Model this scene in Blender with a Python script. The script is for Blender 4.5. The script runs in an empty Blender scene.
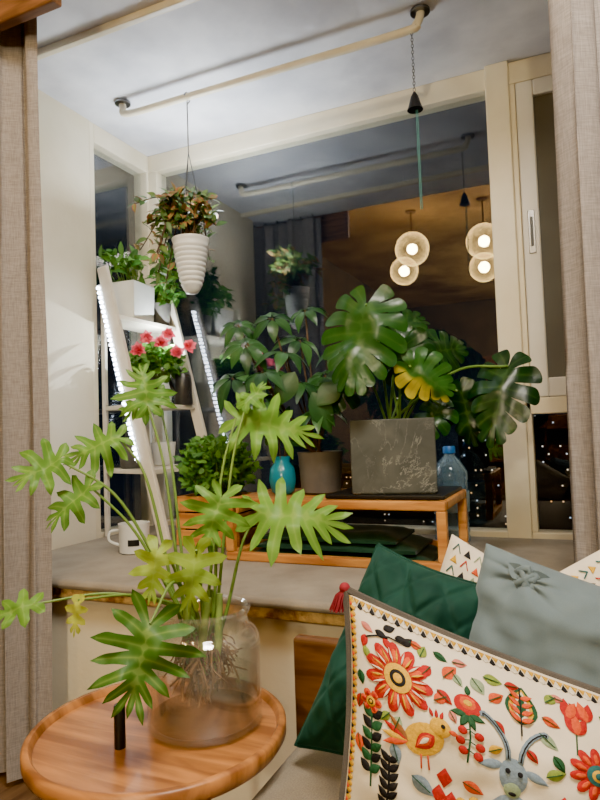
import bpy, math, random
from mathutils import Vector, Matrix, noise
from mathutils.geometry import delaunay_2d_cdt
random.seed(7)
rad=math.radians
V=Vector
F=620.0
CAM=V((0,0,1.0))
R=(Matrix.Rotation(rad(24),3,'Z')@Matrix.Rotation(rad(92.8),3,'X')@Matrix.Rotation(rad(-2),3,'Z'))
def C(px,py,d): return CAM+R@V(((px-300)/F*d,(400-py)/F*d,-d))
UP=V((0,0,1))
# ---------------------------------------------------------------- geometry
class G:
    def __init__(s): s.v=[];s.f=[];s.m=[];s.t=[]
    def add(s,vs,fs,mi=0,t=(0.5,0,0)):
        o=len(s.v); s.v+= [V(p) for p in vs]
        s.f+=[tuple(i+o for i in f) for f in fs]; s.m+=[mi]*len(fs)
        s.t+= t if isinstance(t,list) else [t]*len(vs)
        return s
    def box(s,x0,x1,y0,y1,z0,z1,mi=0):
        v=[(x,y,z) for z in(z0,z1) for y in(y0,y1) for x in(x0,x1)]
        return s.add(v,[(0,2,3,1),(4,5,7,6),(0,1,5,4),(2,6,7,3),(0,4,6,2),(1,3,7,5)],mi)
    def rbox(s,c,sz,rz=0,mi=0):
        M=Matrix.Rotation(rz,3,'Z'); c=V(c)
        v=[c+M@V((x*sz[0]/2,y*sz[1]/2,z*sz[2]/2)) for z in(-1,1) for y in(-1,1) for x in(-1,1)]
        return s.add(v,[(0,2,3,1),(4,5,7,6),(0,1,5,4),(2,6,7,3),(0,4,6,2),(1,3,7,5)],mi)
    def beam(s,p0,p1,w,h,up=UP,mi=0):
        p0=V(p0);p1=V(p1);a=(p1-p0).normalized();x=a.cross(up).normalized();y=x.cross(a)
        v=[p+x*i*w/2+y*j*h/2 for p in(p0,p1) for j in(-1,1) for i in(-1,1)]
        return s.add(v,[(0,1,3,2),(4,6,7,5),(0,4,5,1),(2,3,7,6),(0,2,6,4),(1,5,7,3)],mi)
    def lathe(s,prof,c=(0,0,0),n=40,mi=0,rot=0,capb=True,capt=False):
        c=V(c);vs=[];fs=[]
        for r,z in prof:
            for i in range(n):
                a=rot+2*math.pi*i/n; vs.append(c+V((r*math.cos(a),r*math.sin(a),z)))
        for k in range(len(prof)-1):
            for i in range(n):
                j=(i+1)%n; fs.append((k*n+i,k*n+j,(k+1)*n+j,(k+1)*n+i))
        if capb: fs.append(tuple(range(n-1,-1,-1)))
        if capt: fs.append(tuple((len(prof)-1)*n+i for i in range(n)))
        return s.add(vs,fs,mi)
    def tube(s,pts,r,n=7,mi=0,t=(0.5,0,0)):
        pts=[V(p) for p in pts];m=len(pts);vs=[];fs=[];prev=None
        for k,p in enumerate(pts):
            a=(pts[min(k+1,m-1)]-pts[max(k-1,0)]).normalized()
            if prev is None:
                x=a.cross(UP if abs(a.z)<.95 else V((1,0,0))).normalized()
            else: x=(prev-a*prev.dot(a)).normalized()
            prev=x;y=a.cross(x);rr=r[k] if isinstance(r,(list,tuple)) else r
            for i in range(n):
                b=2*math.pi*i/n; vs.append(p+x*rr*math.cos(b)+y*rr*math.sin(b))
        for k in range(m-1):
            for i in range(n):
                j=(i+1)%n; fs.append((k*n+i,k*n+j,(k+1)*n+j,(k+1)*n+i))
        fs.append(tuple(range(n-1,-1,-1)));fs.append(tuple((m-1)*n+i for i in range(n)))
        return s.add(vs,fs,mi,t)
    def ball(s,c,r,mi=0,n=16,k=10,sc=(1,1,1),t=(0.5,0,0)):
        c=V(c);vs=[c+V((0,0,-r*sc[2]))];fs=[]
        for a in range(1,k):
            ph=-math.pi/2+math.pi*a/k
            for i in range(n):
                th=2*math.pi*i/n
                vs.append(c+V((r*sc[0]*math.cos(ph)*math.cos(th),r*sc[1]*math.cos(ph)*math.sin(th),r*sc[2]*math.sin(ph))))
        vs.append(c+V((0,0,r*sc[2])))
        for i in range(n): fs.append((0,1+(i+1)%n,1+i))
        for a in range(k-2):
            for i in range(n):
                j=(i+1)%n;b=1+a*n; fs.append((b+i,b+j,b+n+j,b+n+i))
        e=len(vs)-1;b=1+(k-2)*n
        for i in range(n): fs.append((b+i,b+(i+1)%n,e))
        return s.add(vs,fs,mi,t)
OFF={}
def finish(ob,parent,kw):
    bpy.context.scene.collection.objects.link(ob)
    if parent: ob.parent=parent
    for k,v in kw.items(): ob[k]=v
def mk(name,g,mats,parent=None,smooth=True,bevel=0,sub=0,sharp=50,**kw):
    if not isinstance(mats,(list,tuple)): mats=[mats]
    if parent: o=OFF[parent.name]
    else:
        xs=[p.x for p in g.v];ys=[p.y for p in g.v];zs=[p.z for p in g.v]
        o=V(((min(xs)+max(xs))/2,(min(ys)+max(ys))/2,min(zs)))
    me=bpy.data.meshes.new(name)
    me.from_pydata([p-o for p in g.v],[],g.f)
    for m in mats: me.materials.append(m)
    me.polygons.foreach_set('material_index',g.m)
    me.polygons.foreach_set('use_smooth',[smooth]*len(g.f))
    at=me.color_attributes.new('tint','FLOAT_COLOR','POINT')
    fl=[]
    for t in g.t: fl+= [t[0],t[1],t[2],1.0]
    at.data.foreach_set('color',fl)
    me.update()
    ob=bpy.data.objects.new(name,me)
    if not parent: ob.location=o; OFF[ob.name]=o
    else: OFF[ob.name]=o
    finish(ob,parent,kw)
    if bevel:
        b=ob.modifiers.new('bevel','BEVEL');b.width=bevel;b.segments=3;b.limit_method='ANGLE';b.angle_limit=rad(40)
        if smooth: me.set_sharp_from_angle(angle=rad(60))
    elif smooth: me.set_sharp_from_angle(angle=rad(sharp))
    if sub:
        u=ob.modifiers.new('sub','SUBSURF');u.levels=sub;u.render_levels=sub
    return ob
def thing(name,label,cat,loc,**kw):
    e=bpy.data.objects.new(name,None);e.empty_display_size=.05;e.location=V(loc)
    finish(e,None,dict(label=label,category=cat,**kw)); OFF[e.name]=V(loc); return e
def cr(pts,n=6):
    pts=[V(p) for p in pts];q=[pts[0]*2-pts[1]]+pts+[pts[-1]*2-pts[-2]];out=[]
    for i in range(1,len(q)-2):
        a,b,c,d=q[i-1:i+3]
        for k in range(n):
            t=k/n; out.append(.5*((2*b)+(c-a)*t+(2*a-5*b+4*c-d)*t*t+(3*b-a-3*c+d)*t**3))
    out.append(pts[-1]);return out
# ---------------------------------------------------------------- materials
def nt(name):
    m=bpy.data.materials.new(name);m.use_nodes=True;t=m.node_tree
    return m,t,t.nodes['Principled BSDF'],t.nodes['Material Output']
def rgb(r,g,b):
    f=lambda c:((c/255+.055)/1.055)**2.4 if c>10 else c/255/12.92
    return (f(r),f(g),f(b),1)
def N(t,ty,**kw):
    n=t.nodes.new(ty)
    for k,v in kw.items():
        if k in n.inputs: n.inputs[k].default_value=v
        else: setattr(n,k,v)
    return n
def coords(t,scale=(1,1,1)):
    c=t.nodes.new('ShaderNodeTexCoord');m=t.nodes.new('ShaderNodeMapping');m.inputs['Scale'].default_value=scale
    t.links.new(c.outputs['Object'],m.inputs[0]);return m.outputs[0]
def ramp(t,src,stops):
    r=t.nodes.new('ShaderNodeValToRGB');e=r.color_ramp.elements
    while len(e)<len(stops): e.new(.5)
    for x,(p,c) in zip(e,stops): x.position=p;x.color=c
    t.links.new(src,r.inputs[0]);return r.outputs[0]
def mat(name,c1,c2=None,rough=.6,scale=8,stretch=(1,1,1),bump=0,bscale=None,metal=0,spec=.5,sheen=0,lo=.3,hi=.7,emit=None):
    m,t,p,o=nt(name);c2=c2 or tuple(x*.82 for x in c1[:3])+(1,)
    v=coords(t,stretch);n=N(t,'ShaderNodeTexNoise',Scale=scale,Detail=5.0);t.links.new(v,n.inputs['Vector'])
    t.links.new(ramp(t,n.outputs['Fac'],[(lo,c1),(hi,c2)]),p.inputs['Base Color'])
    p.inputs['Roughness'].default_value=rough;p.inputs['Metallic'].default_value=metal
    p.inputs['Specular IOR Level'].default_value=spec
    if sheen: p.inputs['Sheen Weight'].default_value=sheen
    if bump:
        n2=N(t,'ShaderNodeTexNoise',Scale=bscale or scale*6,Detail=3.0);t.links.new(v,n2.inputs['Vector'])
        b=N(t,'ShaderNodeBump',Strength=bump,Distance=.01);t.links.new(n2.outputs['Fac'],b.inputs['Height']);t.links.new(b.outputs[0],p.inputs['Normal'])
    return m
def wood(name,c1,c2,axis=0,scale=6,rough=.4,st=None):
    if st is None: st=[9,9,9];st[axis]=.9
    m,t,p,o=nt(name);v=coords(t,st)
    n=N(t,'ShaderNodeTexNoise',Scale=scale,Detail=8.0,Distortion=.6);t.links.new(v,n.inputs['Vector'])
    t.links.new(ramp(t,n.outputs['Fac'],[(.36,c1),(.5,tuple((a+b)/2 for a,b in zip(c1,c2))),(.62,c2)]),p.inputs['Base Color'])
    p.inputs['Roughness'].default_value=rough
    b=N(t,'ShaderNodeBump',Strength=.12,Distance=.004);t.links.new(n.outputs['Fac'],b.inputs['Height']);t.links.new(b.outputs[0],p.inputs['Normal'])
    return m
def fabric(name,c1,c2,scale=300,rough=.9,bump=.35,sheen=.1,horiz=(1,1,1),contrast=.7):
    m,t,p,o=nt(name);v=coords(t,(1,1,1))
    n=N(t,'ShaderNodeTexNoise',Scale=9.0,Detail=4.0);t.links.new(v,n.inputs['Vector'])
    v2=coords(t,horiz);w=N(t,'ShaderNodeTexNoise',Scale=scale,Detail=2.0);t.links.new(v2,w.inputs['Vector'])
    mx=N(t,'ShaderNodeMath',operation='ADD');t.links.new(n.outputs['Fac'],mx.inputs[0])
    mu=N(t,'ShaderNodeMath',operation='MULTIPLY_ADD');t.links.new(w.outputs['Fac'],mu.inputs[0]);mu.inputs[1].default_value=contrast;mu.inputs[2].default_value=-contrast/2
    t.links.new(mu.outputs[0],mx.inputs[1])
    t.links.new(ramp(t,mx.outputs[0],[(.25,c2),(.75,c1)]),p.inputs['Base Color'])
    p.inputs['Roughness'].default_value=rough;p.inputs['Sheen Weight'].default_value=sheen;p.inputs['Specular IOR Level'].default_value=.2
    b=N(t,'ShaderNodeBump',Strength=bump,Distance=.001);t.links.new(w.outputs['Fac'],b.inputs['Height']);t.links.new(b.outputs[0],p.inputs['Normal'])
    return m
def leafmat(name,c1,c2,vein,rough=.38,trans=.3,edge=None,spec=.4,vs=.5,mid=None,nz=.4):
    m,t,p,o=nt(name)
    a=N(t,'ShaderNodeAttribute',attribute_name='tint');s=t.nodes.new('ShaderNodeSeparateColor');t.links.new(a.outputs['Color'],s.inputs[0])
    n=N(t,'ShaderNodeTexNoise',Scale=25.0,Detail=4.0);t.links.new(coords(t),n.inputs['Vector'])
    ad=N(t,'ShaderNodeMath',operation='MULTIPLY_ADD');t.links.new(n.outputs['Fac'],ad.inputs[0]);ad.inputs[1].default_value=nz
    a0=N(t,'ShaderNodeMath',operation='ADD');t.links.new(s.outputs[0],a0.inputs[0]);a0.inputs[1].default_value=(.4-nz)/2
    t.links.new(a0.outputs[0],ad.inputs[2])
    col=ramp(t,ad.outputs[0],[(.2,c1),(1.0,c2)] if mid is None else [(.15,c1),(.65,mid),(1.0,c2)])
    pw=N(t,'ShaderNodeMath',operation='POWER');t.links.new(s.outputs[1],pw.inputs[0]);pw.inputs[1].default_value=4
    pm=N(t,'ShaderNodeMath',operation='MULTIPLY');t.links.new(pw.outputs[0],pm.inputs[0]);pm.inputs[1].default_value=vs
    mx=N(t,'ShaderNodeMix',data_type='RGBA');t.links.new(pm.outputs[0],mx.inputs[0]);t.links.new(col,mx.inputs[6]);mx.inputs[7].default_value=vein
    out=mx.outputs[2]
    if edge:
        m2=N(t,'ShaderNodeMix',data_type='RGBA');t.links.new(s.outputs[2],m2.inputs[0]);t.links.new(out,m2.inputs[6]);m2.inputs[7].default_value=edge;out=m2.outputs[2]
    t.links.new(out,p.inputs['Base Color']);p.inputs['Roughness'].default_value=rough;p.inputs['Specular IOR Level'].default_value=spec
    tr=t.nodes.new('ShaderNodeBsdfTranslucent');t.links.new(out,tr.inputs[0])
    ms=t.nodes.new('ShaderNodeMixShader');ms.inputs[0].default_value=trans
    t.links.new(p.outputs[0],ms.inputs[1]);t.links.new(tr.outputs[0],ms.inputs[2]);t.links.new(ms.outputs[0],o.inputs[0])
    return m
def emis(name,c,s):
    m,t,p,o=nt(name);e=N(t,'ShaderNodeEmission',Color=c,Strength=s)
    t.links.new(e.outputs[0],o.inputs[0]);return m
def thinglass(name,tint,refl,rough=0,haze=0,hazec=(1,1,1,1),fres=False,f2=.55):
    m,t,p,o=nt(name)
    tr=N(t,'ShaderNodeBsdfTransparent',Color=tint);gl=N(t,'ShaderNodeBsdfGlossy',Roughness=rough);gl.inputs['Color'].default_value=(1,1,1,1)
    ms=t.nodes.new('ShaderNodeMixShader');ms.inputs[0].default_value=refl
    if fres:
        lw=N(t,'ShaderNodeLayerWeight',Blend=.25);mp=N(t,'ShaderNodeMath',operation='MULTIPLY_ADD');t.links.new(lw.outputs['Facing'],mp.inputs[0]);mp.inputs[1].default_value=f2;mp.inputs[2].default_value=refl
        t.links.new(mp.outputs[0],ms.inputs[0])
    t.links.new(tr.outputs[0],ms.inputs[1]);t.links.new(gl.outputs[0],ms.inputs[2]);out=ms.outputs[0]
    if haze:
        df=N(t,'ShaderNodeBsdfDiffuse',Color=hazec);m2=t.nodes.new('ShaderNodeMixShader');m2.inputs[0].default_value=haze
        t.links.new(out,m2.inputs[1]);t.links.new(df.outputs[0],m2.inputs[2]);out=m2.outputs[0]
    t.links.new(out,o.inputs[0]);return m
WALL=mat('cream_plaster',rgb(236,226,200),rgb(224,212,182),.7,4,bump=.08,bscale=60)
CEIL=mat('bay_ceiling_dapple',rgb(232,232,236),rgb(202,203,210),.6,3.2,bump=.5,bscale=7,lo=.38,hi=.62)  # mottled tones paint the light patches and plant shadows into the ceiling colour
RCEIL=mat('lamplit_room_ceiling',rgb(196,166,108),rgb(136,108,62),.7,1.6,lo=.38,hi=.66)  # warm lamp glow on the white ceiling is painted into this golden-brown mottle
FRAME=mat('cream_window_frame',rgb(240,230,204),rgb(228,215,184),.35,6)
SASH=mat('white_sash',rgb(232,229,220),rgb(220,215,204),.35,6)
GLASS=thinglass('window_glass',(.93,.95,.95,1),.105)
GLASS2=thinglass('side_window_glass',(.95,.96,.96,1),.045)
SCREEN=mat('insect_screen',rgb(112,110,100),rgb(96,94,86),.7,3)
OAK=wood('oak_orange',rgb(208,148,76),rgb(168,106,46),0,4,.35)
OAKD=wood('teak_tabletop',rgb(190,130,72),rgb(132,82,40),0,2.6,.38,(1.2,12,3))
SOFAW=wood('sofa_walnut',rgb(128,86,50),rgb(92,58,32),0,4,.4)
DARKW=wood('brown_cornice',rgb(140,96,58),rgb(104,66,36),0,5,.5)
FLOORM=wood('floor_wood',rgb(120,92,66),rgb(84,60,42),1,4,.4)
WHITEW=mat('white_painted_wood',rgb(232,224,206),rgb(216,206,186),.45,12,bump=.05)
BLACK=mat('black_metal',rgb(24,24,25),rgb(14,14,15),.4,10)
PIPE=mat('cream_enamel_pipe',rgb(236,226,200),rgb(224,212,182),.35,10)
STEEL=mat('steel',rgb(150,150,150),rgb(120,120,120),.3,10,metal=1)
BRASS=mat('aged_brass',rgb(150,120,70),rgb(110,86,48),.4,10,metal=.8)
MAT_G=fabric('grey_mat_fabric',rgb(164,154,138),rgb(134,125,112),400,horiz=(1,4,1))
SOFAF=fabric('sofa_fabric',rgb(150,140,122),rgb(116,106,92),400)
m,t,p,o=nt('taupe_linen')
w1_=N(t,'ShaderNodeTexNoise',Scale=420.0,Detail=2.0);t.links.new(coords(t,(1,1,.08)),w1_.inputs['Vector'])
w2_=N(t,'ShaderNodeTexNoise',Scale=420.0,Detail=2.0);t.links.new(coords(t,(.08,.08,1)),w2_.inputs['Vector'])
ad=N(t,'ShaderNodeMath',operation='ADD');t.links.new(w1_.outputs['Fac'],ad.inputs[0]);t.links.new(w2_.outputs['Fac'],ad.inputs[1])
ml=N(t,'ShaderNodeMath',operation='MULTIPLY');t.links.new(ad.outputs[0],ml.inputs[0]);ml.inputs[1].default_value=.5
t.links.new(ramp(t,ml.outputs[0],[(.36,rgb(128,121,117)),(.5,rgb(142,135,131)),(.64,rgb(156,149,144))]),p.inputs['Base Color'])
b_=N(t,'ShaderNodeBump',Strength=.25,Distance=.001);t.links.new(ml.outputs[0],b_.inputs['Height']);t.links.new(b_.outputs[0],p.inputs['Normal'])
p.inputs['Roughness'].default_value=.9;p.inputs['Specular IOR Level'].default_value=.15;CURT=m
STONE=mat('worn_gilded_edge',rgb(214,180,110),rgb(128,84,38),.4,22,lo=.42,hi=.6,bump=.4)
POTG=mat('grey_glazed_pot',rgb(112,108,102),rgb(84,82,78),.6,9,bump=.15)
WPOT=mat('white_plastic',rgb(230,230,226),rgb(212,212,208),.4,6)
SOIL=mat('soil',rgb(58,42,30),rgb(30,22,16),.95,60,bump=.8)
TEAL=mat('teal_glaze',rgb(16,140,160),rgb(8,96,120),.2,6)
BPOT=mat('black_plastic',rgb(60,56,54),rgb(40,38,38),.45,6)
GALV=mat('dark_zinc',rgb(96,96,96),rgb(66,66,68),.4,8,metal=.5)
# ---------------------------------------------------------------- room shell
WY=2.45; CZ=2.36; LX=-1.845; RX=.42; SZ=.585
def st(name,g,m,bevel=0,smooth=False,**kw): return mk(name,g,m,smooth=smooth,bevel=bevel,kind='structure',**kw)
st('wall_left',G().box(LX-.14,LX,1.42,2.02,0,CZ),WALL)
st('wall_side_apron',G().box(LX-.14,LX,2.02,WY+.08,0,.54),WALL)
st('wall_right',G().box(RX,RX+.14,1.42,WY+.08,0,CZ),WALL)
st('wall_front_apron',G().box(LX,RX,1.46,1.52,0,.525),WALL)
st('wall_back_apron',G().box(LX,RX,WY,WY+.08,0,.54),WALL)
st('trim_1',G().box(LX,RX,1.415,WY,.525,.562),STONE,.008)
st('ceiling_bay',G().box(LX-.14,RX+.14,1.3,WY+.08,CZ,CZ+.08),CEIL)
st('trim_2',G().box(LX,RX,1.56,1.585,CZ-.025,CZ),PIPE,.004)
st('wall_header',G().box(-2.4,2.4,1.3,1.42,CZ+.08,2.85),WALL)
st('wall_front_left',G().box(-2.4,LX-.14,1.42,1.56,0,CZ+.08),WALL)
st('wall_front_right',G().box(RX+.14,2.4,1.42,1.56,0,CZ+.08),WALL)
st('trim_3',G().box(-2.3,-1.25,1.24,1.275,2.20,2.44),DARKW,.006)
st('floor',G().box(-2.4,2.4,-4.6,1.46,-.05,0),FLOORM)
st('ceiling_room',G().box(-2.4,2.4,-4.6,1.3,2.85,2.93),RCEIL)
BW=mat('room_wall_warm',rgb(116,98,68),rgb(92,76,52),.8,3)
st('wall_room_left',G().box(-2.5,-2.4,-4.6,1.56,0,2.93),BW)
st('wall_room_right',G().box(2.4,2.5,-4.6,1.56,0,2.93),BW)
st('wall_room_back',G().box(-2.5,2.5,-4.7,-4.6,0,2.93),BW)
# windows
MX=-.255
g=G()
g.box(LX,MX,WY-.03,WY+.05,CZ-.085,CZ).box(LX,LX+.05,WY-.03,WY+.05,.56,CZ-.085).box(LX+.05,MX,WY-.03,WY+.05,.56,.60)
g.box(MX,MX+.085,WY-.05,WY+.05,.56,CZ)
w1=st('window_1',g,FRAME,.004)
w1['label']='large fixed pane of the bay window, night outside'
mk('glass_pane',G().box(LX+.05,MX,WY+.005,WY+.012,.60,CZ-.085),GLASS,w1,smooth=False)
g=G();x0=MX+.085
g.box(x0,RX,WY-.03,WY+.05,CZ-.085,CZ).box(x0,RX,WY-.03,WY+.05,1.03,1.09).box(x0,RX,WY-.03,WY+.05,.56,.60).box(RX-.05,RX,WY-.03,WY+.05,.6,CZ-.085).box(x0,x0+.02,WY-.03,WY+.05,.6,CZ-.085)
w2=st('window_2',g,FRAME,.004)
mk('glass_pane',G().box(x0+.02,RX-.05,WY+.01,WY+.016,.60,1.03),GLASS2,w2,smooth=False)
g=G();a=x0+.022;b=x0+.46;zb=1.09;zt=CZ-.088
g.box(a,a+.06,WY-.035,WY+.0,zb,zt).box(b-.065,b,WY-.035,WY,zb,zt).box(a+.06,b-.065,WY-.035,WY,zb,zb+.07).box(a+.06,b-.065,WY-.035,WY,zt-.06,zt)
s=mk('sash',g,SASH,w2,smooth=False,bevel=.005)
mk('insect_screen',G().box(a+.06,b-.065,WY-.015,WY-.012,zb+.07,zt-.06),SCREEN,w2,smooth=False)
g=G().box(a+.02,a+.044,WY-.042,WY-.036,1.62,1.78,0);g.box(a+.027,a+.037,WY-.046,WY-.0425,1.645,1.755,1)
mk('handle',g,[STEEL,BLACK],w2,smooth=False,bevel=.002)
g=G();y0=2.02
g.box(LX-.08,LX,y0,y0+.03,.54,CZ).box(LX-.08,LX,WY-.04,WY+.05,.54,CZ).box(LX-.08,LX,y0+.03,WY-.04,CZ-.085,CZ).box(LX-.08,LX,y0+.03,WY-.04,.54,.60)
w3=st('window_3',g,FRAME,.004)
mk('glass_pane',G().box(LX-.045,LX-.038,y0+.03,WY-.04,.60,CZ-.085),GLASS,w3,smooth=False)
# city outside
m,t,p,o=nt('city_facade')
v=coords(t,(1,1,1));sn=N(t,'ShaderNodeVectorMath',operation='SNAP');sn.inputs[1].default_value=(.43,50,.61);t.links.new(v,sn.inputs[0])
wn=N(t,'ShaderNodeTexWhiteNoise');t.links.new(sn.outputs[0],wn.inputs['Vector'])
gt=N(t,'ShaderNodeMath',operation='GREATER_THAN');gt.inputs[1].default_value=.84;t.links.new(wn.outputs['Value'],gt.inputs[0])
fr=N(t,'ShaderNodeVectorMath',operation='SUBTRACT');t.links.new(v,fr.inputs[0]);t.links.new(sn.outputs[0],fr.inputs[1])
sp=t.nodes.new('ShaderNodeSeparateXYZ');t.links.new(fr.outputs[0],sp.inputs[0])
a1=N(t,'ShaderNodeMath',operation='LESS_THAN');a1.inputs[1].default_value=.11;t.links.new(sp.outputs[0],a1.inputs[0])
a2=N(t,'ShaderNodeMath',operation='LESS_THAN');a2.inputs[1].default_value=.11;t.links.new(sp.outputs[2],a2.inputs[0])
m1=N(t,'ShaderNodeMath',operation='MULTIPLY');t.links.new(a1.outputs[0],m1.inputs[0]);t.links.new(a2.outputs[0],m1.inputs[1])
m2=N(t,'ShaderNodeMath',operation='MULTIPLY');t.links.new(m1.outputs[0],m2.inputs[0]);t.links.new(gt.outputs[0],m2.inputs[1])
m3=N(t,'ShaderNodeMath',operation='MULTIPLY');t.links.new(m2.outputs[0],m3.inputs[0]);m3.inputs[1].default_value=1.3
t.links.new(ramp(t,wn.outputs['Value'],[(.84,rgb(255,190,110)),(.92,rgb(255,240,215)),(1,rgb(170,210,255))]),p.inputs['Emission Color'])
t.links.new(m3.outputs[0],p.inputs['Emission Strength']);p.inputs['Base Color'].default_value=(.01,.012,.016,1)
for i,(xa,xb,ya,zt) in enumerate([(-30,-12,60,-3),(-9,2,52,1.5),(4,16,46,-1),(17,34,55,3)]):
    mk('apartment_building' ,G().box(xa,xb,ya,ya+8,-40,zt),m,smooth=False,label='distant dark apartment block with lit windows at night',category='building',group='city blocks outside')
# curtains
def curtain(x0,x1,y,z0,z1,folds,amp,label,ph=0):
    e=thing('curtain',label,'curtain',((x0+x1)/2,y,z0));g=G();nx=int(folds*16);nz=40;vs=[];fs=[]
    for k in range(nz+1):
        z=z0+(z1-z0)*k/nz
        for i in range(nx+1):
            u=i/nx;w=u*folds*2*math.pi+ph
            wob=noise.noise(V((u*6,z*.8,ph)));wb=noise.noise(V((u*3+7,z*.5,ph)))
            vs.append((x0+(x1-x0)*u+.010*wob*(1 if 0<i<nx else .3)+.009*math.sin(w*2)*(i>0),y+amp*math.sin(w+wob*1.4+wb)*(.7+.3*math.sin(u*17+z)),z))
    for k in range(nz):
        for i in range(nx):
            a=k*(nx+1)+i;fs.append((a,a+1,a+nx+2,a+nx+1))
    mk('cloth',g.add(vs,fs),CURT,e,sharp=180)
    for i in range(int(folds)+1):
        xx=x0+(x1-x0)*(i+.5)/(int(folds)+1)
        mk('hook',G().box(xx-.005,xx+.005,y-.004,y+.004,z1-.01,CZ),STEEL,e)
curtain(-2.0,-1.415,1.345,.02,2.34,6,.038,'taupe linen curtain gathered beside the bay window wall',.4)
curtain(-.012,.75,1.345,.02,2.34,8,.036,'taupe linen curtain hanging in front of the casement',2.0)
# mat
g=G().box(LX+.01,RX-.01,1.395,WY-.06,.556,SZ)
mk('seat_mat',g,MAT_G,smooth=True,bevel=.014,label='thin grey woven mat covering the deep window sill',category='mat')
# ceiling pipe
e=thing('ceiling_rail','cream metal pipe rail bolted below the bay ceiling','rail',(-1.02,1.97,2.30))
pts=cr([V((-1.62,1.97,CZ)),V((-1.62,1.97,2.335)),V((-1.59,1.97,2.303)),V((-1.3,1.97,2.30)),V((-.9,1.97,2.30)),V((-.46,1.97,2.30)),V((-.415,1.97,2.313)),V((-.40,1.97,2.34)),V((-.40,1.97,CZ))],6)
mk('pipe',G().tube(pts,.0135,12),PIPE,e)
for x in(-1.62,-.40): mk('flange',G().lathe([(.032,0),(.032,.008),(.02,.012)],(x,1.97,CZ-.012),24,capt=True),STEEL,e)
# hanging bell
bx=-.43
e=thing('hanging_bell','small black cone bell on a chain with long teal cord','ornament',(bx,1.97,1.7))
g=G();
for i in range(19):
    z=2.287-i*.0105
    g.tube([V((bx+.004*math.cos(a),1.97,z+.007*math.sin(a))) if not i%2 else V((bx,1.97+.004*math.cos(a),z+.007*math.sin(a))) for a in [k*math.pi/4 for k in range(9)]],.0012,5)
mk('chain',g,STEEL,e)
mk('bell',G().lathe([(.026,0),(.022,.01),(.012,.045),(.004,.06),(.0,.062)],(bx,1.97,2.03),20),BLACK,e)
g=G();g.tube([(bx+.003,1.97,2.032),(bx+.003,1.97,1.85),(bx+.004,1.97,1.70)],.0014,6);g.tube([(bx+.008,1.97,2.032),(bx+.008,1.97,1.85),(bx+.009,1.97,1.70)],.0014,6)
mk('cord',g,mat('teal_cord',rgb(60,120,110),rgb(40,94,90),.5),e)
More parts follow.
